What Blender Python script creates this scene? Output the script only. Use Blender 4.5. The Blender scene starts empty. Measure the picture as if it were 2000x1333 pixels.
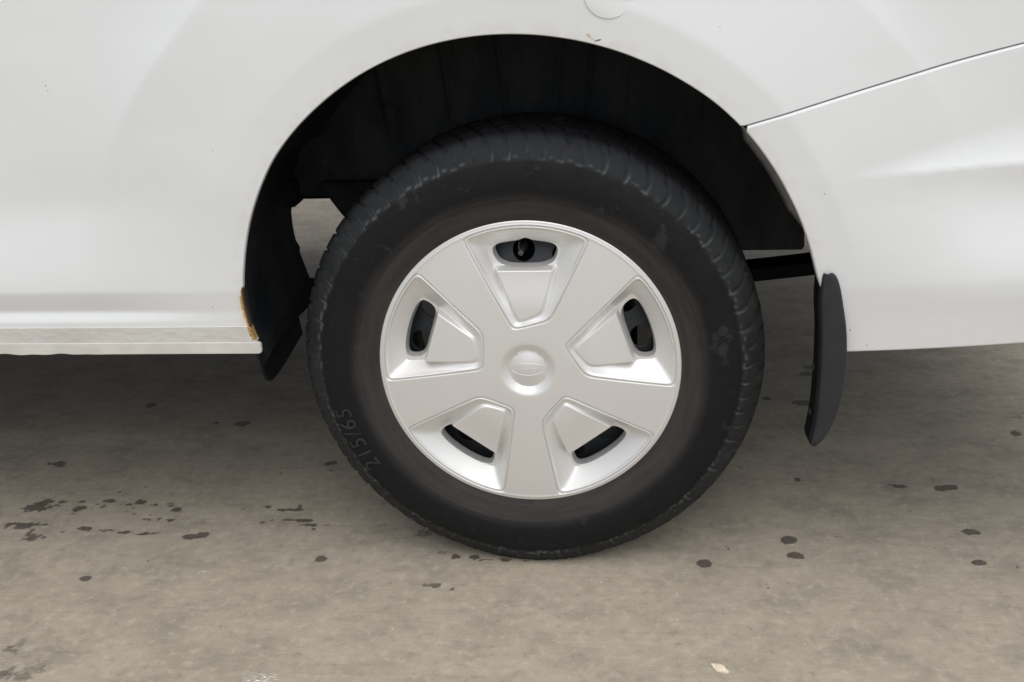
import bpy, bmesh, math, random
import numpy as np
from mathutils import Matrix, Vector

random.seed(4)
rng = np.random.RandomState(7)
scene = bpy.context.scene
COL = scene.collection

# ---------------------------------------------------------------- camera
cam_d = bpy.data.cameras.new("camera")
cam = bpy.data.objects.new("camera", cam_d)
COL.objects.link(cam)
scene.camera = cam
yaw, pitch, roll = [math.radians(a) for a in (-7.198, 21.593, -2.854)]
fw = Vector((math.sin(yaw)*math.cos(pitch), math.cos(yaw)*math.cos(pitch), -math.sin(pitch)))
r0 = Vector((math.cos(yaw), -math.sin(yaw), 0))
u0 = r0.cross(fw)
rt = math.cos(roll)*r0 + math.sin(roll)*u0
up = -math.sin(roll)*r0 + math.cos(roll)*u0
m = Matrix((rt, up, -fw)).transposed().to_4x4()
m.translation = Vector((.159, -1.4345, .9469))
cam.matrix_world = m
cam_d.sensor_width = 36
cam_d.lens = 2100/2000*36
cam_d.clip_start = .02
cam_d.clip_end = 500
scene.render.resolution_x = 1024
scene.render.resolution_y = 682

# ---------------------------------------------------------------- world, sun, exposure (overcast)
SUN_EL, SUN_AZ = math.radians(65), math.radians(16)     # sun in front of the van, a little to the right
world = bpy.data.worlds.new("World")
scene.world = world
world.use_nodes = True
wn = world.node_tree
for n in list(wn.nodes): wn.nodes.remove(n)
sky = wn.nodes.new('ShaderNodeTexSky'); sky.sky_type = 'NISHITA'; sky.sun_disc = False
sky.sun_elevation = SUN_EL; sky.sun_rotation = math.pi - SUN_AZ
sky.air_density = 1.0; sky.dust_density = 1.5; sky.ozone_density = 1.0
hs = wn.nodes.new('ShaderNodeHueSaturation'); hs.inputs['Saturation'].default_value = .34
bg = wn.nodes.new('ShaderNodeBackground'); bg.inputs['Strength'].default_value = .11
wo = wn.nodes.new('ShaderNodeOutputWorld')
wn.links.new(sky.outputs[0], hs.inputs['Color']); wn.links.new(hs.outputs[0], bg.inputs[0]); wn.links.new(bg.outputs[0], wo.inputs[0])
sun_d = bpy.data.lights.new("sun", 'SUN'); sun_d.energy = 1.5; sun_d.angle = math.radians(80); sun_d.color = (1, .99, .975)
sun = bpy.data.objects.new("sun", sun_d); COL.objects.link(sun)
sdir = Vector((math.sin(SUN_AZ)*math.cos(SUN_EL), -math.cos(SUN_AZ)*math.cos(SUN_EL), math.sin(SUN_EL)))
sun.rotation_euler = sdir.to_track_quat('Z', 'Y').to_euler()
sun.location = sdir*10
scene.view_settings.view_transform = 'Standard'
scene.view_settings.look = 'None'
scene.view_settings.gamma = 1
scene.view_settings.exposure = 0.31

# ---------------------------------------------------------------- material helpers
class NT:
    def __init__(s, name):
        s.m = bpy.data.materials.new(name); s.m.use_nodes = True; s.t = s.m.node_tree
        s.b = s.t.nodes['Principled BSDF']
    def n(s, typ, **k):
        d = s.t.nodes.new(typ)
        for a, v in k.items():
            if a.startswith('i_'):
                key = a[2:].replace('_', ' ')
                s.set(d.inputs[int(key) if key.isdigit() else key], v)
            else: setattr(d, a, v)
        return d
    def set(s, sock, v):
        if isinstance(v, bpy.types.NodeSocket): s.t.links.new(v, sock)
        else: sock.default_value = v
    def math(s, op, a, b=0., c=None, clamp=False):
        d = s.t.nodes.new('ShaderNodeMath'); d.operation = op; d.use_clamp = clamp
        s.set(d.inputs[0], a); s.set(d.inputs[1], b)
        if c is not None: s.set(d.inputs[2], c)
        return d.outputs[0]
    def ramp(s, f, a, b, lo=0., hi=1.):
        d = s.t.nodes.new('ShaderNodeMapRange'); d.interpolation_type = 'SMOOTHSTEP'
        s.set(d.inputs[0], f); d.inputs[1].default_value = a; d.inputs[2].default_value = b
        d.inputs[3].default_value = lo; d.inputs[4].default_value = hi
        return d.outputs[0]
    def mix(s, f, a, b):
        d = s.t.nodes.new('ShaderNodeMix'); d.data_type = 'RGBA'
        s.set(d.inputs[0], f); s.set(d.inputs[6], a if not isinstance(a, tuple) else (*a, 1)); s.set(d.inputs[7], b if not isinstance(b, tuple) else (*b, 1))
        return d.outputs[2]
    def obj(s):
        return s.t.nodes.new('ShaderNodeTexCoord').outputs['Object']
    def map(s, v, scale=(1, 1, 1), loc=(0, 0, 0)):
        d = s.t.nodes.new('ShaderNodeMapping'); s.set(d.inputs[0], v)
        d.inputs['Scale'].default_value = scale; d.inputs['Location'].default_value = loc
        return d.outputs[0]
    def noise(s, v, scale, detail=4, rough=.55):
        d = s.t.nodes.new('ShaderNodeTexNoise'); s.set(d.inputs['Vector'], v)
        d.inputs['Scale'].default_value = scale; d.inputs['Detail'].default_value = detail; d.inputs['Roughness'].default_value = rough
        return d.outputs['Fac']
    def attr(s, name):
        return s.n('ShaderNodeAttribute', attribute_name=name).outputs['Fac']
    def bump(s, h, strength, dist):
        d = s.t.nodes.new('ShaderNodeBump'); s.set(d.inputs['Height'], h)
        d.inputs['Strength'].default_value = strength; d.inputs['Distance'].default_value = dist
        s.t.links.new(d.outputs[0], s.b.inputs['Normal'])
    def base(s, c):
        s.set(s.b.inputs['Base Color'], c if not isinstance(c, tuple) else (*c, 1))
    def rough(s, v): s.set(s.b.inputs['Roughness'], v)

def simple(name, col, rough=.5, metal=0., var=.15, scale=30., bump=0.):
    M = NT(name); o = M.obj(); nz = M.noise(o, scale, 5)
    f = M.ramp(nz, .3, .7)
    M.base(M.mix(f, tuple(c*(1-var) for c in col), tuple(min(1, c*(1+var)) for c in col)))
    M.rough(rough); M.b.inputs['Metallic'].default_value = metal
    if max(col) < .02: M.b.inputs['Specular IOR Level'].default_value = .12
    if bump: M.bump(nz, .6, bump)
    return M.m

# white van paint: thin road film, tiny specks, rust where the arch lip starts to go
def paint_material(name, marks=(), rust=False):
    M = NT(name); o = M.obj()
    film = M.noise(M.map(o, (1, 1, 2.2)), 2.6, 4)
    fine = M.noise(o, 60, 5)
    c = M.mix(M.ramp(film, .35, .7), (.775, .782, .775), (.735, .74, .728))
    sp = M.t.nodes.new('ShaderNodeTexVoronoi'); M.set(sp.inputs['Vector'], o); sp.inputs['Scale'].default_value = 21
    speck = M.math('MULTIPLY', M.ramp(sp.outputs['Distance'], .03, .018), M.ramp(M.noise(o, 9, 2), .56, .62))
    c = M.mix(M.math('MULTIPLY', speck, .5), c, (.32, .30, .27))
    e = M.attr('arch_distance')
    # dust line along the arch edge
    dust = M.math('MULTIPLY', M.ramp(e, .022, .0), M.ramp(fine, .3, .75))
    c = M.mix(M.math('MULTIPLY', dust, .4), c, (.62, .585, .50))
    for (x, z, rx, rz, a, col) in marks:
        d = M.n('ShaderNodeVectorMath', operation='SUBTRACT'); M.set(d.inputs[0], o); d.inputs[1].default_value = (x, 0, z)
        rot = M.n('ShaderNodeVectorRotate', rotation_type='Y_AXIS'); M.set(rot.inputs['Vector'], d.outputs[0]); rot.inputs['Angle'].default_value = a
        ml = M.n('ShaderNodeVectorMath', operation='MULTIPLY'); M.set(ml.inputs[0], rot.outputs[0]); ml.inputs[1].default_value = (1/rx, 0, 1/rz)
        ln = M.n('ShaderNodeVectorMath', operation='LENGTH'); M.set(ln.inputs[0], ml.outputs[0])
        w = M.math('ADD', ln.outputs['Value'], M.math('MULTIPLY', M.math('SUBTRACT', M.noise(o, 400, 3), .5), 1.2))
        c = M.mix(M.ramp(w, 1.15, .75), c, col)
    if rust:
        sx = M.n('ShaderNodeSeparateXYZ'); M.set(sx.inputs[0], o)
        z = sx.outputs['Z']
        zz = M.math('MULTIPLY', M.ramp(z, .476, .452), M.ramp(z, .374, .384))
        zz = M.math('MULTIPLY', zz, M.ramp(sx.outputs['X'], -.30, -.33))
        n1 = M.noise(o, 90, 5, .7); n2 = M.noise(o, 260, 4)
        lim = M.math('MULTIPLY', M.math('ADD', M.math('MULTIPLY', n1, .0145), -.0026), zz)
        f = M.ramp(M.math('SUBTRACT', lim, e), -.0002, .0012)
        f = M.math('MULTIPLY', f, M.ramp(zz, .02, .2))
        halo = M.math('MULTIPLY', M.ramp(M.math('SUBTRACT', lim, e), -.007, .001), M.math('MULTIPLY', zz, .35))
        c = M.mix(halo, c, (.72, .55, .30))
        rc = M.mix(M.ramp(n2, .35, .65), (.62, .37, .11), (.36, .20, .07))
        rc = M.mix(M.ramp(e, .0012, .0), rc, (.07, .04, .02))
        c = M.mix(f, c, rc)
        M.rough(M.math('ADD', M.math('MULTIPLY', f, .45), .34))
    else: M.rough(.34)
    M.base(c)
    M.b.inputs['Coat Weight'].default_value = .35
    M.b.inputs['Coat Roughness'].default_value = .34
    M.bump(M.noise(o, 14, 3), .05, .002)
    return M.m

M_body = paint_material('white_paint', marks=[(.0985, .8005, .0020, .0045, .7, (.55, .47, .36)), (.103, .7965, .0016, .004, .9, (.66, .60, .50)), (.110, .7945, .0042, .0012, .25, (.16, .14, .12)),
    (-.463, .717, .0022, .0007, .1, (.64, .64, .63)), (-.656, .757, .001, .001, 0, (.2, .2, .2)), (-.654, .750, .0008, .0008, 0, (.25, .25, .25)), (-.417, .666, .0009, .0016, 0, (.58, .58, .57)), (.126, .841, .0012, .0020, .2, (.28, .26, .24)),
    (-.452, .44, .0014, .0008, 0, (.4, .4, .38))], rust=True)
M_bump = paint_material('white_bumper_paint', marks=[(.4465, .400, .0011, .0018, .2, (.35, .33, .3)), (.400, .592, .0016, .001, .4, (.42, .42, .4)), (.47, .377, .001, .001, 0, (.4, .4, .38))])

def sill_material():
    M = NT('rough_underseal_white'); o = M.obj()
    n1 = M.noise(M.map(o, (1, 1, 1.6)), 75, 4, .6); n2 = M.noise(o, 11, 4)
    c = M.mix(M.ramp(n2, .35, .7), (.66, .645, .60), (.60, .57, .53))
    c = M.mix(M.ramp(n1, .62, .72, 0, .2), c, (.50, .47, .43))
    sx = M.n('ShaderNodeSeparateXYZ'); M.set(sx.inputs[0], o)
    e = M.attr('arch_distance')
    lim = M.math('ADD', M.math('MULTIPLY', M.noise(o, 90, 5, .7), .0150), -.0024)
    f = M.math('MULTIPLY', M.ramp(M.math('SUBTRACT', lim, e), -.0002, .0015), M.ramp(sx.outputs['Z'], .3865, .3895))
    c = M.mix(f, c, M.mix(M.ramp(M.noise(o, 260, 4), .35, .65), (.55, .33, .11), (.27, .17, .08)))
    M.base(c); M.rough(.55)
    n3 = M.noise(M.map(o, (1, 1, 1.8)), 48, 3, .5)
    M.bump(n3, .38, .005)
    return M.m
M_sill = sill_material()
M_flange = simple('dirty_white_flange', (.62, .60, .55), .5, var=.07, scale=25)

def tyre_material():
    M = NT('tyre_rubber'); o = M.obj()
    sx = M.n('ShaderNodeSeparateXYZ'); M.set(sx.inputs[0], o)
    r = M.math('SQRT', M.math('ADD', M.math('POWER', sx.outputs['X'], 2.), M.math('POWER', sx.outputs['Z'], 2.)))
    ang = M.math('ARCTAN2', sx.outputs['X'], sx.outputs['Z'])
    cv = M.n('ShaderNodeCombineXYZ'); M.set(cv.inputs[0], M.math('MULTIPLY', ang, 1.1)); M.set(cv.inputs[1], M.math('MULTIPLY', r, 38.))
    streak = M.noise(cv.outputs[0], 2.2, 5, .6)
    n1 = M.noise(o, 11, 5, .6); n2 = M.noise(o, 120, 4, .6); n3 = M.noise(o, 30, 4, .65)
    rr = M.math('ADD', r, M.math('MULTIPLY', M.math('SUBTRACT', n1, .5), .012))
    c = (.0074, .0078, .0084)
    brown = M.mix(M.ramp(streak, .3, .7), (.048, .0425, .039), (.034, .031, .0295))
    f = M.ramp(rr, .268, .244)
    c = M.mix(f, c, brown)
    # scrubbed grey shoulder
    sh = M.math('MULTIPLY', M.ramp(rr, .303, .311), M.ramp(r, .3415, .333))
    c = M.mix(M.math('MULTIPLY', sh, M.ramp(n3, .2, .7, .45, 1.)), c, (.0235, .0248, .0258))
    c = M.mix(M.ramp(sx.outputs['Y'], .024, .036), c, (.0065, .007, .008))
    pt = M.math('MULTIPLY', M.ramp(n3, .56, .66), M.ramp(n1, .5, .58))
    c = M.mix(M.math('MULTIPLY', pt, .45), c, (.045, .047, .048))
    c = M.mix(M.ramp(n2, .6, .75, 0, .2), c, (.05, .05, .05))
    c = M.mix(M.attr('lug_highlight'), c, (.085, .09, .092))  # highlights on the lug edges painted as lighter grey
    M.base(c); M.rough(M.ramp(n3, .3, .7, .62, .8))
    M.b.inputs['Specular IOR Level'].default_value = .22
    M.bump(M.math('ADD', M.math('MULTIPLY', n2, .4), streak), .3, .0018)
    return M.m
M_tyre = tyre_material()

def hubcap_material():
    M = NT('silver_wheel_cover_paint'); o = M.obj()
    n1 = M.noise(o, 7, 4); n2 = M.noise(o, 900, 2)
    c = M.mix(M.ramp(n1, .35, .7), (.80, .792, .77), (.77, .76, .735))
    d = M.noise(o, 22, 5, .7)
    c = M.mix(M.ramp(d, .6, .8, 0, .16), c, (.51, .47, .39))
    M.base(c); M.b.inputs['Metallic'].default_value = .48
    M.rough(M.ramp(n1, .3, .7, .40, .46))
    M.bump(n2, .04, .0004)
    return M.m
M_cap = hubcap_material()
M_steel = simple('dark_painted_steel', (.032, .036, .040), .5, .3, .2, 20)
M_black = simple('black_underbody', (.012, .013, .015), .75, 0, .4, 18, .002)
def liner_material():
    M = NT('dusty_black_liner'); o = M.obj()
    n1 = M.noise(M.map(o, (1, 1, .45)), 16, 6, .65); n2 = M.noise(o, 70, 5, .7)
    c = M.mix(M.ramp(n1, .4, .72), (.0100, .0125, .0155), (.029, .0295, .030))
    c = M.mix(M.ramp(n2, .62, .74, 0, .5), c, (.05, .052, .055))
    M.base(c); M.rough(.62); M.bump(n2, .4, .002); M.b.inputs['Specular IOR Level'].default_value = .25
    return M.m
M_liner = liner_material()
M_flap = simple('mudflap_rubber', (.0175, .019, .0215), .6, 0, .14, 35, .0008)
M_flapshade = simple('mudflap_rubber_shaded', (.008, .009, .0105), .6, 0, .2, 35)  # same rubber, darker: shade of the inner bend put into the colour
M_trim = simple('grey_arch_seal', (.06, .058, .055), .42, 0, .2, 40)
M_chip = simple('cream_chip', (.80, .68, .52), .7, 0, .12, 200, .0005)

def ground_material():
    M = NT('brushed_concrete'); o = M.obj()
    big = M.noise(o, 1.7, 5, .6); mid = M.noise(M.map(o, (1, 1.5, 1)), 9, 6, .65); fine = M.noise(o, 55, 6, .7)
    grain = M.noise(o, 420, 3, .7)
    st1 = M.noise(M.map(o, (1.6, 34, 1)), 3., 5, .65)
    st2 = M.noise(M.map(o, (5, 110, 1)), 3., 4, .6)
    diag = M.noise(M.n('ShaderNodeMapping', i_Vector=o, i_Rotation=(0, 0, .5), i_Scale=(3, 14, 1)).outputs[0], 4., 5, .65)
    c = M.mix(M.ramp(big, .3, .7), (.352, .318, .258), (.392, .355, .292))
    c = M.mix(M.ramp(mid, .35, .7), c, (.445, .405, .330))
    c = M.mix(M.ramp(mid, .50, .34, 0, .55), c, (.292, .272, .222))
    c = M.mix(M.ramp(M.noise(o, 5, 4), .55, .75, 0, .5), c, (.375, .322, .285))
    c = M.mix(M.ramp(st1, .52, .72, 0, .3), c, (.24, .218, .18))
    c = M.mix(M.ramp(st2, .55, .75, 0, .16), c, (.51, .47, .39))
    c = M.mix(M.ramp(diag, .58, .75, 0, .30), c, (.52, .49, .43))
    c = M.mix(M.ramp(fine, .50, .68, 0, .45), c, (.575, .53, .44))
    c = M.mix(M.ramp(fine, .46, .28, 0, .65), c, (.22, .205, .175))
    c = M.mix(M.ramp(grain, .58, .74, 0, .55), c, (.62, .60, .54))
    c = M.mix(M.ramp(grain, .42, .26, 0, .55), c, (.20, .18, .15))
    vo = M.t.nodes.new('ShaderNodeTexVoronoi'); M.set(vo.inputs['Vector'], o); vo.inputs['Scale'].default_value = 42
    sel = M.ramp(M.noise(o, 13, 3), .55, .62)
    c = M.mix(M.math('MULTIPLY', M.ramp(vo.outputs['Distance'], .07, .04), sel), c, (.74, .72, .66))
    vo2 = M.t.nodes.new('ShaderNodeTexVoronoi'); M.set(vo2.inputs['Vector'], M.map(o, (1, 1, 1), (3.3, 1.7, 0))); vo2.inputs['Scale'].default_value = 24
    c = M.mix(M.math('MULTIPLY', M.ramp(vo2.outputs['Distance'], .075, .045), M.ramp(M.noise(o, 8, 3), .57, .62, 0, .8)), c, (.10, .09, .075))
    c = M.mix(1., c, c)
    gm = M.n('ShaderNodeVectorMath', operation='MULTIPLY'); M.set(gm.inputs[0], c); gm.inputs[1].default_value = (.945, .900, .855); c = gm.outputs[0]
    st = M.attr('stain')
    sf = M.ramp(M.math('ADD', st, M.math('MULTIPLY', M.math('SUBTRACT', M.noise(o, 150, 4, .65), .5), .55)), .16, .66)
    c = M.mix(M.math('MULTIPLY', sf, .93), c, M.mix(M.ramp(fine, .35, .65), (.080, .066, .052), (.112, .092, .072)))
    li = M.attr('scuff')
    c = M.mix(M.math('MULTIPLY', li, M.ramp(M.noise(M.n('ShaderNodeMapping', i_Vector=o, i_Rotation=(0, 0, .8), i_Scale=(1, 4, 1)).outputs[0], 110, 3, .6), .52, .60)), c, (.95, .93, .86))
    M.base(c)
    M.rough(M.math('SUBTRACT', .78, M.math('MULTIPLY', sf, .2)))
    M.b.inputs['Specular IOR Level'].default_value = .35
    h = M.math('ADD', M.math('ADD', M.math('MULTIPLY', fine, .6), M.math('MULTIPLY', grain, .35)), M.math('MULTIPLY', st2, .4))
    M.bump(h, .35, .004)
    return M.m
M_ground = ground_material()

# ---------------------------------------------------------------- object helpers
def tag(o, label=None, cat=None, group=None, kind=None):
    if label: o['label'] = label
    if cat: o['category'] = cat
    if group: o['group'] = group
    if kind: o['kind'] = kind
    return o
def link(o, parent=None):
    COL.objects.link(o)
    if parent: o.parent = parent
    return o
def mesh_obj(name, V, F, mat, parent=None, normals=None, smooth=True, attrs=None, loc=(0, 0, 0)):
    me = bpy.data.meshes.new(name)
    V = np.asarray(V, dtype=np.float32)
    if isinstance(F, np.ndarray):
        me.vertices.add(len(V)); me.vertices.foreach_set('co', V.ravel())
        n = F.shape[1]
        me.loops.add(F.size); me.loops.foreach_set('vertex_index', F.ravel().astype(np.int32))
        me.polygons.add(len(F)); me.polygons.foreach_set('loop_start', (np.arange(len(F))*n).astype(np.int32))
        me.update(calc_edges=True)
    else:
        me.from_pydata(V.tolist(), [], F)
    me.validate()
    if smooth: me.polygons.foreach_set('use_smooth', np.ones(len(me.polygons), bool))
    if attrs:
        for k, a in attrs.items():
            at = me.attributes.new(k, 'FLOAT', 'POINT'); at.data.foreach_set('value', np.asarray(a, np.float32))
    if normals is not None:
        me.normals_split_custom_set_from_vertices(np.asarray(normals).tolist())
    me.materials.append(mat)
    me.update()
    o = bpy.data.objects.new(name, me); o.location = loc
    return link(o, parent)
def grid_faces(nu, nv, wrap_u=False):
    i = np.arange(nu if wrap_u else nu-1)[:, None]; j = np.arange(nv-1)[None, :]
    i2 = (i+1) % nu
    a = i*nv+j; b = i2*nv+j; c = i2*nv+j+1; d = i*nv+j+1
    return np.stack([a+0*b, b, c, d], -1).reshape(-1, 4)
def box(name, x0, x1, y0, y1, z0, z1, mat, parent=None, bev=.004):
    bm = bmesh.new()
    bmesh.ops.create_cube(bm, size=1)
    for v in bm.verts:
        v.co = Vector(((x0+x1)/2+v.co.x*(x1-x0), (y0+y1)/2+v.co.y*(y1-y0), (z0+z1)/2+v.co.z*(z1-z0)))
    if bev: bmesh.ops.bevel(bm, geom=bm.edges[:], offset=bev, segments=2, affect='EDGES')
    me = bpy.data.meshes.new(name); bm.to_mesh(me); bm.free(); me.materials.append(mat)
    return link(bpy.data.objects.new(name, me), parent)
def prism(name, pts, axis, a0, a1, mat, parent=None, bev=0.):
    """polygon pts extruded along axis ('x' or 'y'); pts are (y,z) or (x,z)"""
    bm = bmesh.new()
    def P(p, a): return (a, p[0], p[1]) if axis == 'x' else (p[0], a, p[1])
    A = [bm.verts.new(P(p, a0)) for p in pts]; B = [bm.verts.new(P(p, a1)) for p in pts]
    n = len(pts)
    bm.faces.new(A); bm.faces.new(B[::-1])
    for i in range(n): bm.faces.new((A[i], B[i], B[(i+1) % n], A[(i+1) % n]))
    bmesh.ops.recalc_face_normals(bm, faces=bm.faces[:])
    if bev: bmesh.ops.bevel(bm, geom=bm.edges[:], offset=bev, segments=2, affect='EDGES')
    me = bpy.data.meshes.new(name); bm.to_mesh(me); bm.free(); me.materials.append(mat)
    return link(bpy.data.objects.new(name, me), parent)
def lathe(name, prof, mat, parent=None, n=160, loc=(0, 0, 0), a0=0., a1=2*math.pi, flip=False):
    """profile of (r, y) turned about the y axis"""
    full = abs(a1-a0-2*math.pi) < 1e-6
    t = np.linspace(a0, a1, n, endpoint=not full)
    p = np.array(prof)
    V = np.stack([np.sin(t)[:, None]*p[None, :, 0], 0*t[:, None]+p[None, :, 1], np.cos(t)[:, None]*p[None, :, 0]], -1).reshape(-1, 3)
    F = grid_faces(n, len(p), full)
    if flip: F = F[:, ::-1]
    return mesh_obj(name, V, F, mat, parent, loc=loc)

sstep = lambda x, a, b: (lambda t: t*t*(3-2*t))(np.clip((x-a)/(b-a), 0, 1))
def softplus(x, k):                      # smooth max(x,0), corner radius about k
    return .5*(x+np.sqrt(x*x+k*k)) - .0
def smax(ds, k):
    m = np.max(ds, 0)
    return m+np.log(sum(np.exp(k*(d-m)) for d in ds))/k

def clipped_sheet(name, xs, zs, g, f, mat, parent=None, rim=(), attrs=None, loc=(0, 0, 0), eps=2e-4):
    """height-field sheet y=f(x,z) kept where g(x,z)>0, exact cut edge; rim = [(out, dy), ...] rings folded off the cut edge"""
    X, Z = np.meshgrid(xs, zs, indexing='ij'); G = g(X, Z); nx, nz = X.shape
    ins = G > 0
    idx = -np.ones(X.shape, int); idx[ins] = np.arange(ins.sum())
    pts = [np.stack([X[ins], Z[ins]], -1)]; cnt = int(ins.sum())
    s = ins[:-1, :-1].astype(int)+ins[1:, :-1]+ins[1:, 1:]+ins[:-1, 1:]
    full = np.argwhere(s == 4)
    i, j = full[:, 0], full[:, 1]
    F = np.stack([idx[i, j], idx[i+1, j], idx[i+1, j+1], idx[i, j+1]], -1).tolist()
    cross = {}; cp = []; todo = []
    part = np.argwhere((s > 0) & (s < 4))
    for (i, j) in part:
        c = [(i, j), (i+1, j), (i+1, j+1), (i, j+1)]
        poly = []
        for k in range(4):
            a, b = c[k], c[(k+1) % 4]
            if ins[a]: poly.append(idx[a])
            if ins[a] != ins[b]:
                key = (a, b) if a < b else (b, a)
                if key not in cross:
                    cross[key] = cnt+len(cp)
                    A, B = (a, b) if ins[a] else (b, a)
                    cp.append((X[A], Z[A], X[B], Z[B]))
                poly.append(cross[key]+0)
                if ins[a]: todo.append([cross[key], None])
                else: todo.append([None, cross[key]])
        if len(poly) >= 3: F.append([int(q) for q in poly])
    cp = np.array(cp) if cp else np.zeros((0, 4))
    lo = np.zeros(len(cp)); hi = np.ones(len(cp))
    for _ in range(14):
        md = (lo+hi)/2
        gx = g(cp[:, 0]+(cp[:, 2]-cp[:, 0])*md, cp[:, 1]+(cp[:, 3]-cp[:, 1])*md)
        lo = np.where(gx > 0, md, lo); hi = np.where(gx > 0, hi, md)
    bp = np.stack([cp[:, 0]+(cp[:, 2]-cp[:, 0])*lo, cp[:, 1]+(cp[:, 3]-cp[:, 1])*lo], -1)
    P = np.concatenate([pts[0], bp])
    x, z = P[:, 0], P[:, 1]
    y = f(x, z)
    nrm = lambda x, z: (lambda a: a/np.linalg.norm(a, axis=1, keepdims=True))(np.stack([(f(x+eps, z)-f(x-eps, z))/(2*eps), -np.ones_like(x), (f(x, z+eps)-f(x, z-eps))/(2*eps)], -1))
    N = nrm(x, z)
    V = np.stack([x, y, z], -1)
    Vs = [V]; Ns = [N]; tot = len(V); Ps = [P]
    if rim and len(bp):
        gr = np.stack([g(bp[:, 0]+eps, bp[:, 1])-g(bp[:, 0]-eps, bp[:, 1]), g(bp[:, 0], bp[:, 1]+eps)-g(bp[:, 0], bp[:, 1]-eps)], -1)
        out = -gr/np.maximum(np.linalg.norm(gr, axis=1, keepdims=True), 1e-9)
        # boundary edges: two cut points used by the same partial cell
        be = []
        for Fp in F[len(full):]:
            n = len(Fp)
            for k in range(n):
                if Fp[k] >= cnt and Fp[(k+1) % n] >= cnt:
                    be.append((Fp[k], Fp[(k+1) % n]))
        prev = np.arange(cnt, cnt+len(bp)); base = V[cnt:]; nb = N[cnt:]
        last = (0., 0.)
        for (o_, dy) in rim:
            Vn = base.copy(); Vn[:, 0] += out[:, 0]*o_; Vn[:, 2] += out[:, 1]*o_; Vn[:, 1] += dy
            do, dd = o_-last[0], dy-last[1]; L = math.hypot(do, dd)
            # ring normal: perpendicular to the local fold direction
            w = dd/L; nn = nb*(1-abs(w))+np.stack([out[:, 0]*w, 0*w*out[:, 0], out[:, 1]*w], -1)
            nn /= np.linalg.norm(nn, axis=1, keepdims=True)
            Vs.append(Vn); Ns.append(nn); Ps.append(bp)
            cur = tot+np.arange(len(bp)); tot += len(bp)
            for a, b in be:
                F.append([int(prev[b-cnt]), int(prev[a-cnt]), int(cur[a-cnt]), int(cur[b-cnt])])
            prev = cur; last = (o_, dy)
    V = np.concatenate(Vs); N = np.concatenate(Ns); P = np.concatenate(Ps)
    at = {k: fn(P[:, 0], P[:, 1]) for k, fn in (attrs or {}).items()}
    return mesh_obj(name, V, F, mat, parent, normals=N, attrs=at, loc=loc)

def axis_pts(segs):
    out = []
    for a, b, st in segs:
        n = max(1, int(round((b-a)/st))); out += list(np.linspace(a, b, n, endpoint=False))
    out.append(segs[-1][1])
    return np.array(out)

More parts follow.
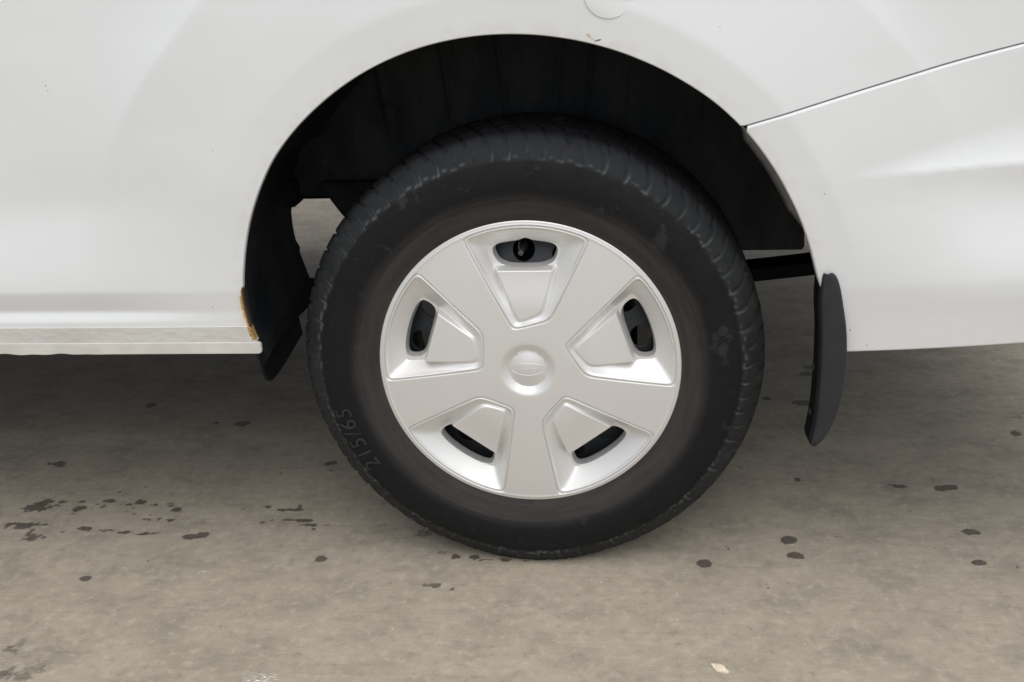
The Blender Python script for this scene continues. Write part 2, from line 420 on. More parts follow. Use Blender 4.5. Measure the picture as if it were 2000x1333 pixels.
# ---------------------------------------------------------------- ground
STAINS=[(-0.886,0.572,0.0115,0.0113,0.9),(-0.652,0.485,0.0174,0.0151,0.95),(-0.705,0.486,0.0055,0.0076,0.7),(-0.956,0.304,0.0156,0.0116,0.8),(-0.419,0.321,0.0109,0.0084,0.8),(-0.408,0.291,0.0059,0.0061,0.5),(-0.908,0.145,0.0231,0.0181,0.7),(-0.908,0.166,0.0078,0.0123,0.5),(-0.832,0.14,0.0114,0.0117,0.8),(-0.902,0.084,0.0354,0.0057,0.8),(-0.906,0.075,0.0223,0.0075,0.6),(-0.87,0.044,0.0237,0.0127,0.6),(-0.881,0.06,0.0055,0.0148,0.6),(-0.787,0.074,0.0137,0.0073,0.7),(-0.749,0.069,0.0146,0.0054,0.6),(-0.708,0.065,0.0109,0.0044,0.7),(-0.669,0.062,0.0162,0.0052,0.7),(-0.588,0.055,0.016,0.0085,0.9),(-0.572,0.06,0.0124,0.0102,0.9),(-0.348,-0.003,0.0092,0.0091,0.9),(-0.715,-0.072,0.0093,0.0078,0.9),(-0.443,0.147,0.022,0.0054,0.8),(-0.43,0.153,0.0073,0.009,0.6),(-0.441,0.113,0.0198,0.0043,0.8),(-0.412,0.113,0.0161,0.0052,0.8),(-0.396,0.098,0.0142,0.0051,0.8),(-0.386,0.085,0.0035,0.0042,0.8),(-0.406,0.133,0.0045,0.0044,0.7),(-0.484,0.104,0.0063,0.0035,0.6),(-0.487,0.157,0.0083,0.0055,0.7),(-0.531,0.148,0.0037,0.0037,0.7),(-0.365,0.099,0.0071,0.0025,0.5),(-0.897,0.165,0.0087,0.0051,0.7),(-0.875,0.162,0.0077,0.004,0.8),(-0.879,0.149,0.0096,0.004,0.6),(-0.838,0.163,0.0106,0.005,0.8),(-0.805,0.156,0.0067,0.003,0.7),(-0.787,0.168,0.0086,0.006,0.8),(-0.792,0.148,0.0057,0.0059,0.7),(-0.745,0.156,0.0076,0.0039,0.9),(-0.731,0.144,0.0075,0.0038,0.8),(-0.728,0.166,0.0114,0.0078,0.8),(-0.699,0.156,0.0066,0.0038,0.8),(-0.665,0.153,0.0094,0.0038,0.7),(-0.651,0.143,0.0093,0.0066,0.8),(-0.673,0.162,0.0076,0.0038,0.5),(-0.688,0.108,0.0083,0.0037,0.8),(-0.669,0.111,0.0064,0.0055,0.8),(-0.648,0.107,0.0101,0.0036,0.8),(-0.689,0.121,0.0046,0.0037,0.6),(-0.641,0.119,0.0055,0.0037,0.5),(-0.721,0.124,0.0056,0.0028,0.5),(-0.784,0.199,0.0049,0.0041,0.7),(-0.741,0.217,0.0029,0.0031,0.7),(-0.836,0.122,0.0085,0.0029,0.4),(-0.156,-0.069,0.0158,0.0068,0.55),(-0.167,-0.068,0.0063,0.0055,0.5),(-0.124,-0.079,0.0055,0.004,0.8),(0.26,0.006,0.011,0.0113,0.95),(0.395,0.077,0.0144,0.0122,0.95),(0.401,0.033,0.0125,0.0102,0.9),(0.475,0.093,0.0032,0.0047,0.8),(0.436,0.276,0.0071,0.0075,0.9),(0.597,0.258,0.0189,0.0046,0.7),(0.607,0.255,0.012,0.0064,0.95),(0.671,0.251,0.0111,0.011,0.95),(0.687,0.255,0.0153,0.0092,0.95),(0.685,0.11,0.0126,0.008,0.8),(0.679,0.109,0.0079,0.0064,0.8),(0.672,0.024,0.0106,0.0087,0.9),(0.617,0.061,0.0023,0.003,0.7),(0.527,0.778,0.0131,0.0115,0.9),(0.518,0.742,0.0151,0.0139,0.9),(0.488,0.596,0.0183,0.0124,0.95),(0.42,0.615,0.0093,0.0076,0.95),(0.341,0.317,0.0027,0.0058,0.6),(0.863,0.463,0.0101,0.0112,0.85),(0.889,0.531,0.0085,0.0071,0.5),(0.295,0.054,0.0024,0.003,0.8),(0.301,0.05,0.0024,0.003,0.7),(0.313,0.047,0.0048,0.0022,0.4),(0.424,-0.162,0.0049,0.0023,0.4),(-0.728,-0.242,0.0077,0.0183,0.4),(-0.738,-0.252,0.0122,0.0078,0.5),(-0.673,-0.243,0.0228,0.023,0.28),(-0.674,-0.277,0.0179,0.0148,0.28),(-0.715,-0.304,0.0177,0.0121,0.5),(-0.683,-0.294,0.0222,0.0097,0.4),(-0.686,-0.31,0.0146,0.0119,0.45),(-0.193,0.077,0.0206,0.0144,0.45),(-0.158,0.022,0.0183,0.006,0.4),(-0.133,0.014,0.0082,0.0104,0.7),(-0.1,0.009,0.0115,0.0059,0.8),(-0.085,0.004,0.0114,0.0044,0.6),(-0.052,0.005,0.0098,0.0058,0.7),(-0.016,0.003,0.0065,0.0043,0.6),(-0.244,0.09,0.0052,0.0033,0.5),(-0.233,0.062,0.012,0.0048,0.3),(-0.276,0.099,0.0044,0.005,0.4),(-0.632,-0.019,0.0034,0.0024,0.7),(-0.747,-0.056,0.0034,0.0024,0.5),(-0.822,0.062,0.0023,0.0027,0.7),(-0.504,0.054,0.0053,0.0033,0.35),(0.583,0.252,0.0069,0.0027,0.5),(0.524,0.084,0.0397,0.0023,0.25),(0.725,0.015,0.0019,0.0029,0.7),(0.713,0.067,0.0061,0.0046,0.3)]

gx = axis_pts([(-40, -8, 4), (-8, -1.4, .15), (-1.4, 1.15, .0036), (1.15, 8, .15), (8, 40, 4)])
gy = axis_pts([(-40, -8, 4), (-8, -.42, .12), (-.42, .40, .0036), (.40, 1.1, .006), (1.1, 3, .05), (3, 10, .4), (10, 60, 5)])
GX, GY = np.meshgrid(gx, gy, indexing='ij')
def vnoise(x, y, seed):
    r = np.random.RandomState(seed); T = r.rand(64, 64)
    xi = np.floor(x).astype(int); yi = np.floor(y).astype(int); fx = x-xi; fy = y-yi
    fx = fx*fx*(3-2*fx); fy = fy*fy*(3-2*fy)
    a = T[xi % 64, yi % 64]; b = T[(xi+1) % 64, yi % 64]; c = T[xi % 64, (yi+1) % 64]; d = T[(xi+1) % 64, (yi+1) % 64]
    return (a*(1-fx)+b*fx)*(1-fy)+(c*(1-fx)+d*fx)*fy
wx = (vnoise(GX*90, GY*90, 1)-.5)*.8+(vnoise(GX*230, GY*230, 2)-.5)*.9
stain = np.zeros_like(GX)
for (sx_, sy_, rx_, ry_, w_) in STAINS:
    q = np.abs(GX-sx_) < rx_*2+.01
    ii = np.where(q.any(1))[0]; jj = np.where((np.abs(GY-sy_) < ry_*2+.01).any(0))[0]
    if len(ii) == 0 or len(jj) == 0: continue
    sl = np.ix_(ii, jj)
    d = np.sqrt(((GX[sl]-sx_)/rx_)**2+((GY[sl]-sy_)/max(ry_, .0035))**2)
    irr = 1.15 if w_ < .85 else .42
    d = d+wx[sl]*irr
    stain[sl] = np.maximum(stain[sl], w_*(1-sstep(d, .72, 1.2)))
scuff = np.exp(-(((GX+.348)/.016)**2+((GY+.296)/.012)**2))+.8*np.exp(-(((GX+.36)/.012)**2+((GY+.31)/.010)**2))+.7*np.exp(-(((GX+.528)/.012)**2+((GY+.046)/.002)**2))
ground = mesh_obj('ground', np.stack([GX, GY, 0*GX], -1).reshape(-1, 3), grid_faces(len(gx), len(gy)), M_ground,
                  attrs={'stain': stain.ravel(), 'scuff': np.clip(scuff, 0, 1).ravel()}, smooth=False)
tag(ground, kind='structure', label='grey brown concrete ground with dark oil drips')

# small cream chip on the concrete
bm = bmesh.new()
ol = [(-.0105, .0085), (-.004, .010), (.001, .007), (.0065, .0035), (.0085, -.003), (.0125, -.0065), (.009, -.0105), (.004, -.0085), (-.003, -.0065), (-.007, 0.)]
tv = [bm.verts.new((x, y, .0022+.0012*math.sin(300*x))) for x, y in ol]; bv = [bm.verts.new((x*1.03, y*1.03, .0004)) for x, y in ol]
tc = bm.verts.new((.0005, .0005, .0042)); n = len(ol)
for i in range(n):
    bm.faces.new((tv[(i+1) % n], tv[i], tc)); bm.faces.new((tv[i], tv[(i+1) % n], bv[(i+1) % n], bv[i]))
bm.faces.new(bv)
bmesh.ops.recalc_face_normals(bm, faces=bm.faces[:])
me = bpy.data.meshes.new('flake'); bm.to_mesh(me); bm.free(); me.materials.append(M_chip)
chip = link(bpy.data.objects.new('flake', me)); chip.location = (.265, -.244, 0)
tag(chip, 'small cream coloured flake lying on the concrete in front of the wheel', 'flake')

# ---------------------------------------------------------------- the van
van = link(bpy.data.objects.new('van', None)); van.location = (0, 0, 0)
tag(van, 'white van seen close up at its rear wheel, with silver hubcap', 'van')

ARCH = np.array([(-130, .3889), (-97.8, .3889), (-92.7, .3955), (-88.2, .4002), (-84.3, .4019), (-78.2, .4016), (-72.6, .4023), (-69.3, .4030), (-62.6, .4037), (-54.6, .4045), (-47.5, .4022), (-40.2, .3992),
                 (-30, .3961), (-19, .3926), (-8.8, .3895), (.9, .3875), (9.6, .3868), (17.5, .3873), (25.5, .3886), (34.1, .3912), (42.1, .3947), (48.8, .3965), (56.5, .3977), (64.5, .3994), (71.2, .4022), (78.6, .4055), (81.7, .4075), (85, .413), (88.1, .424), (92, .4335), (96.5, .4405), (130, .47)])
AX, AZ = -.005, .42
_ta = np.linspace(-130, 130, 521); _ra = np.interp(_ta, ARCH[:, 0], ARCH[:, 1])
_k = np.exp(-np.linspace(-2, 2, 13)**2); _k /= _k.sum(); _ra = np.convolve(np.pad(_ra, 6, 'edge'), _k, 'valid')
def polar(x, z):
    dx = x-AX; dz = z-AZ
    return np.hypot(dx, dz), np.degrees(np.arctan2(dx, dz))
def arch_r(th): return np.interp(th, _ta, _ra)
def arch_g(x, z):
    rho, th = polar(x, z)
    g = rho-arch_r(th)
    return g
SEAM = np.array([(.20, .655), (.294, .6825), (.37, .702), (.449, .7225), (.54, .7455), (.626, .7665), (.75, .794), (.9, .823), (1.2, .87)])
_sc = np.polyfit(SEAM[:, 0], SEAM[:, 1], 3)
def seam(x): return np.polyval(_sc, x)

def side_y(x, z):
    rho, th = polar(x, z); e = rho-arch_r(th)
    up_ = sstep(z, .44, .60)
    left = sstep(-th, 5, 45)
    e1 = .050+.0*th
    rout = .600+.020*sstep(np.abs(th), 45, 70)
    # gentle fall from the flat arch band to the outer flare crease
    mid = softplus(e-e1, .004)-softplus(rho-rout, .006)
    y = -.030+mid*(.175-.085*left)*up_
    # flare crease and the dished fall beyond it
    w = .25+.75*np.exp(-((np.abs(th)-42)/22)**2)
    w = w*(1-.40*sstep(th, 5, 25))
    q = softplus(rho-rout, .004)
    y = y+.0320*(1-np.exp(-q/.045))*w*up_
    # body side leans in above
    y = y+.035*softplus(z-.62, .12)**1.5
    # lower left: crease, undercut and sill ledge
    L = 1-sstep(x, -.02, .02)
    wl = sstep(-x, .40, .66)
    s1 = softplus(.4635-z, .002)-softplus(.4315-z, .002)
    y = y+L*s1*(.10+.20*wl)
    s2 = softplus(.4315-z, .0012)-softplus(.4185-z, .0025)
    y = y-L*s2*.62*wl
    # lower right: bumper crease with undercut
    R = sstep(x, .10, .14)
    zc = .4605+.053*(x-.435)
    y = y+R*(softplus(zc-z, .004)*.085)
    # bumper ledge that catches the sky
    tt = np.clip((x-.412)/.26, 0, 1.5); zl = .6095+.052*(x-.42); wd = .003+.058*tt**.9; sl = .42*np.clip(tt*2.2, 0, 1)
    amt = sl*wd*.5
    for dz_ in (-.0036, -.0018, 0, .0018, .0036):
        z2 = z+dz_; t = np.clip((zl+wd-z2)/wd, 0, 1); below = np.exp(-np.clip(zl-z2, 0, None)/.11)
        y = y-.2*R*np.where(z2 > zl, amt*t*t, amt*below)
    # rear corner wrap
    y = y+1.2*np.clip(x-.86, 0, None)**2
    return y
dist_attr = {'arch_distance': lambda x, z: np.clip(arch_g(x, z), 0, 1)}
FINE = .0032
bx = axis_pts([(-2.6, -.9, .05), (-.9, .74, FINE), (.74, 1.1, .01)])
bz = axis_pts([(.406, .90, FINE), (.90, 1.45, .02)])
fold = [(.0008, .0003), (.0016, .0011), (.0020, .0025), (.0020, .007)]
SG = .0016
def body_field(x, z):
    lower = np.where(x < 0, z-.4092, z-seam(x)-SG)
    return np.minimum(arch_g(x, z), lower)
body = clipped_sheet('body_panel', bx, bz, body_field, side_y, M_body, van, rim=fold, attrs=dist_attr)
rx_ = axis_pts([(.22, .74, FINE), (.74, 1.1, .01)]); rz_ = axis_pts([(.35, .90, FINE)])
bot = lambda x: .3690+.030*np.clip(x-.44, 0, None)+.11*np.clip(x-.44, 0, None)**2
def bumper_field(x, z):
    return np.minimum(np.minimum(arch_g(x, z)-.0016, seam(x)-.0048-z), z-bot(x))
bumper = clipped_sheet('rear_bumper', rx_, rz_, bumper_field, lambda x, z: side_y(x, z)-.0030, M_bump, van, rim=[(.0010, .0003), (.0022, .0011), (.0030, .0026), (.0032, .0045), (.0032, .018)], attrs=dist_attr)
# dark backing inside the seam
def seam_backing():
    xs_ = np.linspace(.318, 1.08, 60); V = []
    for x in xs_:
        for dz in (-.012, .010):
            z = float(seam(x))+dz
            V.append((x, float(side_y(np.array([x]), np.array([z]))[0])+.012, z))
    return mesh_obj('seam_backing', V, grid_faces(60, 2)[:, ::-1], simple('seam_grey', (.08, .08, .085), .6), van)
seam_backing()
# sill: rough sealed band and the pinch flange under it
sxs = axis_pts([(-2.6, -.9, .05), (-.9, -.36, .003)])
def wob(x): return .0007*np.sin(x*61)+.0006*np.sin(x*143+1)
def sill_y(x, z):
    s1 = .032*(.10+.20*sstep(-x, .40, .66)); s2 = .013*.62*sstep(-x, .40, .66)
    return -.030+s1-s2-.0012+.06*(.409-z)
sill = clipped_sheet('sill', sxs, axis_pts([(.380, .412, .0016)]), lambda x, z: np.minimum(np.minimum(arch_g(x, z)-.0004, z-.3842), .4088-z),
                     sill_y, M_sill, van, rim=[(.0006, .0003), (.0010, .0012), (.0010, .014)], attrs=dist_attr)
flange = clipped_sheet('sill_flange', sxs, axis_pts([(.364, .388, .0014)]), lambda x, z: -smax([x+.3895, (z-.3836), (.3683+wob(x)*sstep(-x, .6, .7)-z)], 900.),
                     lambda x, z: sill_y(x, z)-.0015-.12*(.384-z), M_flange, van, rim=[(.0007, .0003), (.0012, .0012), (.0012, .006)])

# hidden bulk of the van: floor, far side, ends, roof so that it shades the ground
M_far = paint_material('white_paint_far')
def slab(name, x0, x1, y0, y1, z0, z1, mat): return box(name, x0, x1, y0, y1, z0, z1, mat, van, bev=.003)
slab('floor', -2.58, .98, .285, 1.72, .60, .63, M_black)
slab('side_floor', -2.58, -.46, -.002, .285, .425, .45, M_black)
slab('side_floor', .455, .96, .0, .285, .44, .46, M_black)
slab('far_side', -2.58, 1.0, 1.74, 1.765, .40, 1.95, M_far)
slab('rear_end', 1.03, 1.05, .06, 1.70, .42, 1.90, M_far)
slab('front_end', -2.62, -2.59, 0, 1.76, .25, 1.90, M_far)
slab('roof', -2.58, 1.03, .12, 1.74, 1.90, 1.93, M_far)
slab('upper_side', -2.58, 1.03, .09, .115, 1.44, 1.90, M_far)
slab('chassis_rail', -2.5, -.60, .36, .44, .46, .60, M_black)
slab('chassis_rail', -.60, .95, .36, .44, .50, .60, M_black)
slab('crossmember', -1.1, -1.02, .30, 1.6, .48, .58, M_black)

# wheel house: dusty liner sheet, inner wall with pressed ribs
HUB = Vector((0, 0, .333))
def liner():
    th = np.linspace(-101, 80, 220)
    # depth stations
    ys = np.array([-.0245, -.020, -.012, 0, .03, .07, .11, .15, .19, .23, .262, .275, .280])
    V = []
    for t in th:
        R = np.interp(t, _ta, _ra)+.0035
        for k, y in enumerate(ys):
            a = math.radians(t); s = np.clip((y+.02)/.28, 0, 1)
            Rk = R+.012*math.sin(s*3.1)
            if y < -.02: Rk = R-.0015
            if t > 70: Rk += .018*sstep(t, 70, 80)*s
            if t < -60: Rk += .021*s*sstep(-t, 54, 68)*(1-.80*sstep(-t, 74, 94))
            rib = .0035*max(0, math.sin(math.radians(t)*36))**8
            Rk -= rib*sstep(s, .1, .3)
            if k == len(ys)-2 and t > -60: Rk -= .006
            if k == len(ys)-1 and t > -60: Rk -= .02
            V.append((AX+Rk*math.sin(a), y, AZ+Rk*math.cos(a)))
    F = grid_faces(len(th), len(ys))
    return mesh_obj('arch_liner', V, F[:, ::-1], M_liner, van)
ln = liner()
# inner wheel-house wall
def wall_field(x, z):
    rho, th = polar(x, z)
    bl = .528+.0*x
    br = .424+.012*sstep(x, .36, .42)*0
    bottom = bl+(br-bl)*sstep(x, -.2, .1)
    return np.minimum(.43-rho, z-bottom)
def wall_y(x, z):
    y = .272+0*x
    for c, wdt in ((-.245, .006), (-.14, .004), (-.05, .005), (.035, .006), (.085, .004), (.14, .006), (.26, .005)):
        y = y-.0028*np.exp(-((x-c-.10*(z-.7)*np.sign(c+.01))/wdt)**2)*sstep(z, .60, .66)
    box_ = smax([np.abs(x+.255)-.035, np.abs(z-.64)-.035], 300.)
    y = y+.003*(1-sstep(box_, -.010, .010))
    return y
clipped_sheet('wheelhouse_wall', axis_pts([(-.44, .44, .003)]), axis_pts([(.36, .86, .004)]), wall_field, wall_y, M_liner, van, rim=[(.001, .001), (.001, .02)])
# front shield of the wheel house and its hanging corner
def sheet(name, rows, mat, thick=.004, sub=6, normal=(1, 0, 0)):
    rows = np.array(rows, float); a, b = rows.shape[:2]
    u = np.linspace(0, a-1, (a-1)*sub+1); v = np.linspace(0, b-1, (b-1)*sub+1)
    def it(A, t):
        i = np.clip(np.floor(t).astype(int), 0, A.shape[0]-2); f = (t-i)
        p0 = A[np.clip(i-1, 0, A.shape[0]-1)]; p1 = A[i]; p2 = A[i+1]; p3 = A[np.clip(i+2, 0, A.shape[0]-1)]
        f = f.reshape((-1,)+(1,)*(A.ndim-1))
        return .5*(2*p1+(p2-p0)*f+(2*p0-5*p1+4*p2-p3)*f*f+(3*p1-p0-3*p2+p3)*f**3)
    G = it(rows, u); G = np.swapaxes(it(np.swapaxes(G, 0, 1), v), 0, 1)
    V = G.reshape(-1, 3)
    o = mesh_obj(name, V, grid_faces(len(u), len(v)), mat, van)
    s = o.modifiers.new('thick', 'SOLIDIFY'); s.thickness = thick; s.offset = 0
    return o
sheet('wheelhouse_shield', [
    [(-.405, -.015, .50), (-.418, .10, .53), (-.440, .20, .545), (-.452, .262, .55)],
    [(-.405, -.015, .44), (-.425, .10, .44), (-.442, .20, .44), (-.450, .258, .47)],
    [(-.402, -.015, .405), (-.426, .10, .36), (-.434, .20, .34), (-.432, .255, .38)],
    [(-.398, -.012, .383), (-.428, .06, .318), (-.434, .115, .262), (-.420, .250, .290)]], M_liner, .004)
box('shield_bracket', -.445, -.400, .245, .300, .515, .560, M_black, van, .004)
prism('spring_bracket', [(-.356, .556), (-.26, .556), (-.24, .46), (-.28, .45), (-.326, .509)], 'y', .235, .262, M_black, van, .003)
# leaf spring, axle, far wheel
def leaf():
    t = np.linspace(0, 1, 40); V = []; xs_ = -.62+1.24*t
    zc = .3154+.041*xs_+.083*xs_**2
    for x, z in zip(xs_, zc):
        for (dy, dz) in ((-.03, -.0115), (.03, -.0115), (.03, .0115), (-.03, .0115)):
            V.append((x, .42+dy, z+dz))
    F = []
    for i in range(39):
        for k in range(4): F.append((i*4+k, i*4+(k+1) % 4, (i+1)*4+(k+1) % 4, (i+1)*4+k))
    F += [(3, 2, 1, 0), tuple(156+k for k in range(4))]
    return mesh_obj('leaf_spring', V, F, simple('oily_black_steel', (.004, .004, .005), .7), van, smooth=False)
leaf()
lathe('axle', [(.0, .20), (.045, .20), (.045, 1.55), (0, 1.55)], M_black, van, 40, loc=(0, 0, .333))
lathe('differential', [(.0, .78), (.09, .80), (.125, .87), (.09, .94), (0, .96)], M_black, van, 40, loc=(0, 0, .333))
# grey inner seal strip along the bumper's arch edge
def seal():
    th = np.linspace(48.5, 73, 60); V = []
    for i, t in enumerate(th):
        R = arch_r(t); a = math.radians(t); w = .011*min(1, (i+1)/8, (60-i)/14.)
        for (dr, y) in ((.0005, -.0285), (-w*.30, -.0300), (-w*.75, -.0275), (-w, -.020), (-w, -.008)):
            Rk = R+dr; V.append((AX+Rk*math.sin(a), y, AZ+Rk*math.cos(a)))
    return mesh_obj('arch_seal', V, grid_faces(60, 5)[:, ::-1], M_trim, van)
seal()

# mud flap behind the wheel: curved outer face, folded inner strip
flap_rows = []
zs_ = [.4835, .479, .465, .440, .405, .370, .335, .300, .268, .243, .229]
nearx = [.4135, .4190, .4245, .4300, .4365, .4395, .4390, .4365, .4290, .4190, .4080]
turnx = [.4075, .4060, .4050, .4050, .4080, .4095, .4100, .4095, .4080, .4050, .4030]
for z, a_, b_ in zip(zs_, nearx, turnx):
    d_ = .0+.010*(1-sstep(z, .229, .28))
    flap_rows.append([(a_+.001, -.0350, z), (a_-.002, -.0388, z+.0005), ((a_+b_)/2, -.0398, z+.001), (b_+.003, -.0392, z+.0005), (b_, -.0360, z), (b_-.0005, -.020, z-.001)])
fl = sheet('mudflap', flap_rows, M_flap, .004, 4)
fold_rows = [[(r[5][0], r[5][1], r[5][2]), (r[5][0], r[5][1]+.022, r[5][2]-.003), (r[5][0]+.001, r[5][1]+.040, r[5][2]-.006), (r[5][0]+.003, r[5][1]+.058, r[5][2]-.010)] for r in flap_rows]
sheet('mudflap_fold', fold_rows, M_flapshade, .004, 4)
for (y, z) in ((-.002, .335), (.004, .262)):
    b = lathe('mudflap_screw', [(0, 0), (.0045, .0005), (.006, .003)], M_flap, van, 20, loc=(.4035-.001, y, z)); b.rotation_euler = (0, 0, math.radians(-90))

# fuel/rivet style round cover above the arch
def cover_f(x, z):
    r = np.hypot(x, z)
    tilt = sstep(-(x*.50+z*.80), -.012, .026)
    return -.0042*tilt*(1-sstep(r, .0312, .0342))-.0004
cv = clipped_sheet('round_cover', axis_pts([(-.036, .036, .0008)]), axis_pts([(-.036, .036, .0008)]), lambda x, z: .0345-np.hypot(x, z), cover_f, M_body, van, rim=[(.0004, .0006)], attrs={'arch_distance': lambda x, z: 0*x+1}, loc=(.1245, float(side_y(np.array([.1245]), np.array([.852]))[0]), .852))

# ---------------------------------------------------------------- rear wheel
# tyre
prof = np.array([(.030, .2005), (.012, .205), (.0035, .214), (.0000, .224), (-.0055, .238), (-.0095, .2515), (-.0108, .2535), (-.0128, .264), (-.0135, .278), (-.0115, .293), (-.0065, .306), (.002, .319), (.0115, .3295), (.022, .3365), (.034, .3402), (.050, .3410),
                 (.080, .3405), (.112, .340), (.145, .3405), (.170, .3400), (.188, .3365), (.202, .328), (.214, .305), (.219, .275), (.215, .240), (.200, .205)])
def resample(p, n):
    P = []
    m_ = len(p)
    for i in range(m_-1):
        p0 = p[max(i-1, 0)]; p1 = p[i]; p2 = p[i+1]; p3 = p[min(i+2, m_-1)]
        for t in np.linspace(0, 1, 12, endpoint=False):
            P.append(.5*(2*p1+(p2-p0)*t+(2*p0-5*p1+4*p2-p3)*t*t+(3*p1-p0-3*p2+p3)*t**3))
    P.append(p[-1]); P = np.array(P)
    s = np.concatenate([[0], np.cumsum(np.linalg.norm(np.diff(P, axis=0), axis=1))])
    w = np.concatenate([np.linspace(0, s[np.argmin(np.abs(P[:, 1]-.300)+(P[:, 0] > .1)*9)], n//3, endpoint=False), np.linspace(s[np.argmin(np.abs(P[:, 1]-.300)+(P[:, 0] > .1)*9)], s[-1], n-n//3)])
    return np.stack([np.interp(w, s, P[:, 0]), np.interp(w, s, P[:, 1])], -1)
NP_, NA = 170, 1500
pr = resample(prof, NP_)
tg = np.gradient(pr, axis=0); tg /= np.linalg.norm(tg, axis=1, keepdims=True)
pn = np.stack([-tg[:, 1], tg[:, 0]], -1)           # outward of the rubber (y, r)
if pn[NP_//2, 1] < 0: pn = -pn
A = np.linspace(0, 2*np.pi, NA, endpoint=False)[:, None]
Y0 = pr[None, :, 0]+0*A; R0 = pr[None, :, 1]+0*A
NL = 72
warp = .25*np.sin(3*A+1)+.18*np.sin(7*A)
# scrubbed lug pattern on the outer shoulder
sh = sstep(R0, .304, .3075)*(Y0 < .06)
lug = (A/(2*np.pi)*NL+warp+((R0-.306)*46)**2*.42-(R0-.306)*16) % 1.0
groove = np.exp(-((lug-.5)/.085)**2)
vary = .35+.65*vnoise(A*6+0*R0, R0*40, 3)
edge_r = .3075+.0035*np.abs(((A/(2*np.pi)*NL+warp) % 1.0)-.5)*2+.003*(vnoise(A*11+0*R0, 0*R0+.5, 5)-.5)
disp = .0018*sstep(R0, edge_r-.0006, edge_r+.0006)*(Y0 < .05)*vary
disp = disp-.0018*groove*sh*sstep(R0, .3395, .334)*vary
l_highlight = np.clip(2.2*np.exp(-((R0-edge_r)/.0008)**2)*(Y0 < .05)*(vnoise(A*9+0*R0, R0*60, 8)-.25)+1.7*np.exp(-((lug-.62)/.05)**2)*sh*sstep(R0, .326, .316)*(vnoise(A*14+0*R0, R0*90, 9)-.3), 0, 1)  # mask for the painted highlights along lug edges and grooves
# tread: deep rings and slanted sipes
tr = (R0 > .336)*1.
for yc in (.060, .095, .130, .165):
    disp = disp-.006*tr*(np.abs(Y0-yc-.0012*np.sign(np.sin(A*NL))) < .0042)
sip = ((A/(2*np.pi)*NL*1.0)+Y0*11) % 1.0
disp = disp-.0050*sstep(R0, .3275, .3345)*(.55+.45*(Y0 > .03))*(np.abs(sip-.5) < .10)
# sidewall rings
disp = disp+.0007*np.exp(-((R0-.2535)/.0009)**2)*(Y0 < .05)+.0005*np.exp(-((R0-.2985)/.0012)**2)*(Y0 < .05)+.0006*np.exp(-((R0-.232)/.001)**2)*(Y0 < .05)
disp = disp+.0005*(vnoise(A*30+0*R0, R0*120, 11)-.5)*(R0 > .30)
YY = Y0+pn[None, :, 0]*disp; RR = R0+pn[None, :, 1]*disp
XX = np.sin(A)*RR; ZZ = np.cos(A)*RR
# load: bulge and flat contact
dn = np.clip((-ZZ-.29)/.05, 0, 1)*np.exp(-(XX/.11)**2)
YY = YY-.009*dn*(Y0 < .08)*(R0 < .338)+.006*dn*(Y0 > .15)
ZZ = np.maximum(ZZ, -.3328)
Vt = np.stack([XX, YY, ZZ], -1).reshape(-1, 3)
Ft = grid_faces(NA, NP_, True)
tyre = mesh_obj('tyre', Vt, Ft, M_tyre, van, attrs={'lug_highlight': l_highlight.ravel()}, loc=HUB)
M_letter = simple('raised_tyre_lettering', (.0205, .0213, .0220), .65, 0, .35, 25)
def arc_text(body, r, start_deg, height, mat, parent, name):
    """raised rubber lettering set clockwise round the sidewall"""
    cu = bpy.data.curves.new(name, 'FONT'); cu.body = body; cu.size = 1; cu.extrude = .5; cu.resolution_u = 3; cu.space_character = 1.12
    to = bpy.data.objects.new(name, cu); COL.objects.link(to)
    dg = bpy.context.evaluated_depsgraph_get(); me = bpy.data.meshes.new_from_object(to.evaluated_get(dg))
    bpy.data.objects.remove(to); bpy.data.curves.remove(cu)
    co = np.array([v.co[:] for v in me.vertices])
    k = height/.70
    ang = math.radians(start_deg)+co[:, 0]*k*.95/r; rad = r-height/2+co[:, 1]*k
    ysurf = np.interp(rad, pr[:60, 1], pr[:60, 0])
    co2 = np.stack([np.sin(ang)*rad, ysurf-(co[:, 2])*.0030-.0004, np.cos(ang)*rad], -1)
    F = [tuple(p.vertices) for p in me.polygons]
    bpy.data.meshes.remove(me)
    return mesh_obj(name, co2, F, mat, parent, smooth=False)
lt = arc_text('215/65', .2895, 236.0, .0265, M_letter, tyre, 'size_lettering')

# hubcap
def line_d(p, q):
    """signed distance to the line p->q, positive on its left-hand outside"""
    (x0, z0), (x1, z1) = p, q; L = math.hypot(x1-x0, z1-z0); nx_, nz_ = -(z1-z0)/L, (x1-x0)/L
    return lambda u, v: (u-x0)*nx_+(v-z0)*nz_
OL, OR, IR, IL = (-.0850, .1965), (.0930, .1935), (.0345, .0770), (-.0185, .0640)
pl = [line_d(OL, IL), line_d(IL, IR), line_d(IR, OR)]
def orient(fn, c=(.005, .13)):
    s_ = -1 if fn(*c) > 0 else 1
    return lambda u, v: s_*fn(u, v)
pl = [orient(f_) for f_ in pl]
TL, TR_, TBR, TBL = (-.0440, .150), (.0440, .150), (.0243, .0850), (-.0115, .0710)
il = [orient(f_) for f_ in (line_d(TL, TBL), line_d(TBL, TBR), line_d(TBR, TR_))]
def pocket(u, v):
    r = np.hypot(u, v)
    return smax([f_(u, v) for f_ in pl]+[r-.2122], 260.)
def inner(u, v):
    r = np.hypot(u, v)
    # the hole end of the inner shape widens no further than +-13.5 degrees
    return smax([f_(u, v) for f_ in il]+[r-.186], 330.)
def hole(u, v, top=0.):
    r = np.hypot(u, v)
    return smax([il[0](u, v)+.0035, il[2](u, v)+.0010, .1493-v, r-.1870-top], 150.)
SECT = 2*math.pi/5
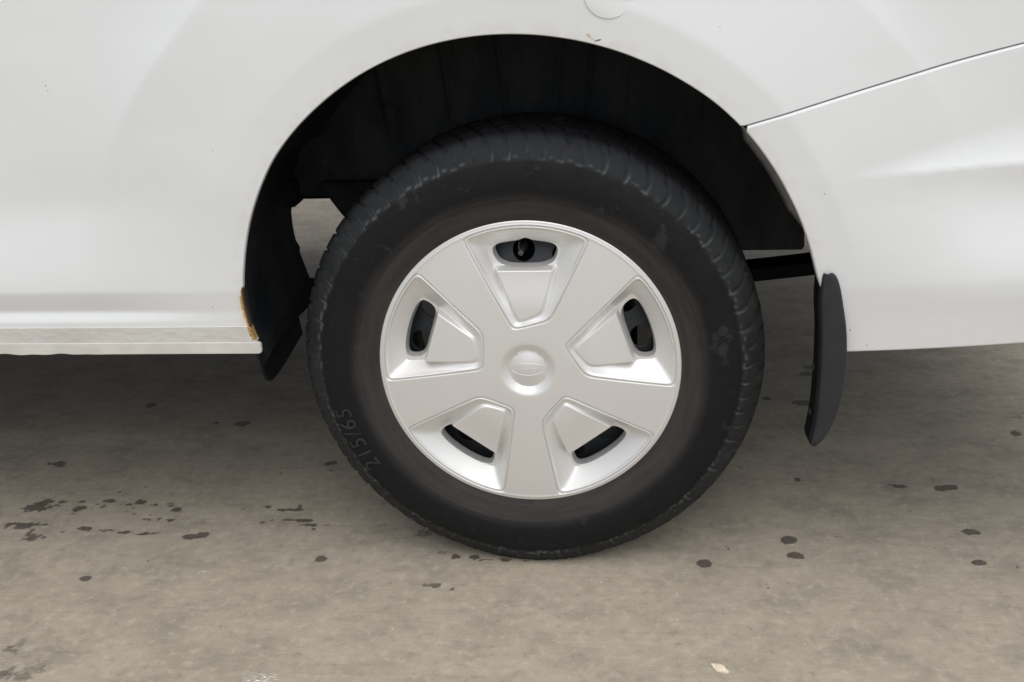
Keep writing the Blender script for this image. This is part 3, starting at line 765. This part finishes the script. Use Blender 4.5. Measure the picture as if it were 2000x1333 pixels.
def fold5(x, z):
    t = np.arctan2(x, z); r = np.hypot(x, z)
    k = np.round((t-.01)/SECT); t = t-k*SECT
    return r*np.sin(t), r*np.cos(t)
def cap_y(x, z):
    r = np.hypot(x, z); u, v = fold5(x, z)
    y = -.0120+.25*r*r
    # rolled outer rim
    y = y+.0022*sstep(r, .2185, .2230)**1.3
    y = y-.0006*np.exp(-((r-.2150)/.0016)**2)
    # pocket
    p = pocket(u, v); q = inner(u, v); din = np.clip(-p, 0, None); dq = np.clip(q, 0, None)
    gr = .0030*np.exp(-((p-.0010)/.0010)**2)-.0016*np.exp(-((p+.0018)/.0013)**2)
    Dv = .0048+.0190*sstep(v, .085, .162)
    t = din/(din+dq+1e-6)
    flank = Dv*t**1.05
    tong = .0008+.0050*sstep(v, .09, .150)
    tong = tong+.0150*sstep(v, .1468, .1512)
    k = sstep(-q, -.0015, .0042)
    # beyond the tongue's end the whole floor stays down
    depth = flank*(1-k)+k*np.where(v > .1505, np.maximum(Dv, tong), tong)
    depth = depth+.0010*sstep(-p, -.0006, .0016)
    y = y+np.where(p < .004, depth*sstep(-p, -.0015, .0015)+gr, gr)
    # centre: sloping ring wall and domed cap
    y = y+.80*(softplus(.0392-r, .0025)-softplus(.027-r, .001))
    y = y-np.where(r < .0280, .0010+.0062*(1-(r/.0280)**2), 0)
    return y
def cap_field(x, z):
    u, v = fold5(x, z)
    top = .0045*np.exp(-((x-.0015)/.0085)**2)*(z > .1)       # valve notch in the top opening
    return np.minimum(.2222-np.hypot(x, z), hole(u, v, top))
cs = axis_pts([(-.2235, .2235, .00075)])
hubcap = clipped_sheet('hubcap', cs, cs, cap_field, cap_y, M_cap, van, rim=[(.0004, .0005), (.0009, .0014), (.0012, .0026), (.0034, .0130)], loc=HUB, eps=3e-4)
# centre emblem: raised oval ring with script, same silver
def oval_ring(a, b, w, y, hgt):
    t = np.linspace(0, 2*np.pi, 72, endpoint=False); V = []
    for q in t:
        for (s_, dy) in ((1.0, 0), (1-.25*w/a, -hgt), (1-.8*w/a, -hgt), (1-w/a, 0)):
            V.append((a*s_*math.cos(q), 0, (b-(1-s_)*a)*math.sin(q)))
    V = np.array(V); yy = cap_y(V[:, 0], V[:, 2]); dys = np.tile([.0003, -hgt, -hgt, .0003], len(t))
    V[:, 1] = yy+dys
    n_ = len(t); F = []
    for i in range(n_):
        for k in range(3): F.append((i*4+k, i*4+k+1, ((i+1) % n_)*4+k+1, ((i+1) % n_)*4+k))
    return V, F
V, F = oval_ring(.0252, .0098, .0015, 0, .0004)
emb = mesh_obj('emblem', V, F, M_cap, hubcap)
def cap_text(body, w, h):
    cu = bpy.data.curves.new('t', 'FONT'); cu.body = body; cu.size = 1; cu.extrude = .5; cu.resolution_u = 3; cu.shear = .45; cu.offset = .012
    to = bpy.data.objects.new('t', cu); COL.objects.link(to)
    dg = bpy.context.evaluated_depsgraph_get(); me = bpy.data.meshes.new_from_object(to.evaluated_get(dg))
    bpy.data.objects.remove(to); bpy.data.curves.remove(cu)
    co = np.array([v.co[:] for v in me.vertices]); F = [tuple(p.vertices) for p in me.polygons]; bpy.data.meshes.remove(me)
    x = (co[:, 0]-co[:, 0].min())/(np.ptp(co[:, 0]))-.5; z = (co[:, 1]-co[:, 1].min())/np.ptp(co[:, 1])-.5
    x, z = x*w, z*h
    return mesh_obj('emblem_lettering', np.stack([x, cap_y(x, z)-(co[:, 2]+.2)*.00045, z], -1), F, M_cap, hubcap, smooth=False)
cap_text('Ford', .036, .0115)

# steel wheel behind the cover
NV = 18
def steel_field(x, z):
    r = np.hypot(x, z); t = np.arctan2(x, z)+math.radians(1.4)
    k = np.round(t/(2*np.pi/NV)); t = t-k*2*np.pi/NV
    h = np.hypot(r*np.sin(t), r*np.cos(t)-.166)-.0165
    return np.minimum(np.minimum(.2-r, h), r-.03)
def steel_y(x, z):
    r = np.hypot(x, z)
    t = np.arctan2(x, z)+math.radians(1.4); k = np.round(t/(2*np.pi/NV)); t = t-k*2*np.pi/NV
    return .052-.012*sstep(r, .20, .14)-.010*np.exp(-((r-.13)/.02)**2)+.0*r
clipped_sheet('steel_wheel', axis_pts([(-.2, .2, .0016)]), axis_pts([(-.2, .2, .0016)]), steel_field, steel_y, M_steel, van, rim=[(.0006, .0006), (.0008, .003)], loc=HUB)
barrel = lathe('wheel_barrel', [(.213, .004), (.2035, .010), (.198, .03), (.196, .06), (.190, .12), (.196, .19), (.212, .20)], M_steel, van, 120, loc=HUB)
drum = lathe('brake_drum', [(.0, .085), (.14, .085), (.155, .09), (.158, .12), (.158, .19), (0, .19)], M_black, van, 90, loc=HUB)
# valve stem seen through the top opening
vs = lathe('valve_stem', [(0, -.016), (.0032, -.016), (.0040, -.014), (.0042, .0), (.0062, .010), (.0075, .022), (.0075, .03)], simple('valve_rubber', (.045, .047, .05), .3, 0, .1), van, 28, loc=(-.006, .034, .333+.168))
# far wheel on the other end of the axle
far = lathe('far_tyre', [(.205, 1.50), (.25, 1.488), (.30, 1.49), (.335, 1.515), (.343, 1.55), (.343, 1.66), (.335, 1.69), (.30, 1.712), (.25, 1.715), (.205, 1.70)], M_tyre, van, 120, loc=HUB)
lathe('far_steel_wheel', [(0, 1.53), (.19, 1.53), (.205, 1.50), (.205, 1.70)], M_steel, van, 80, loc=HUB)
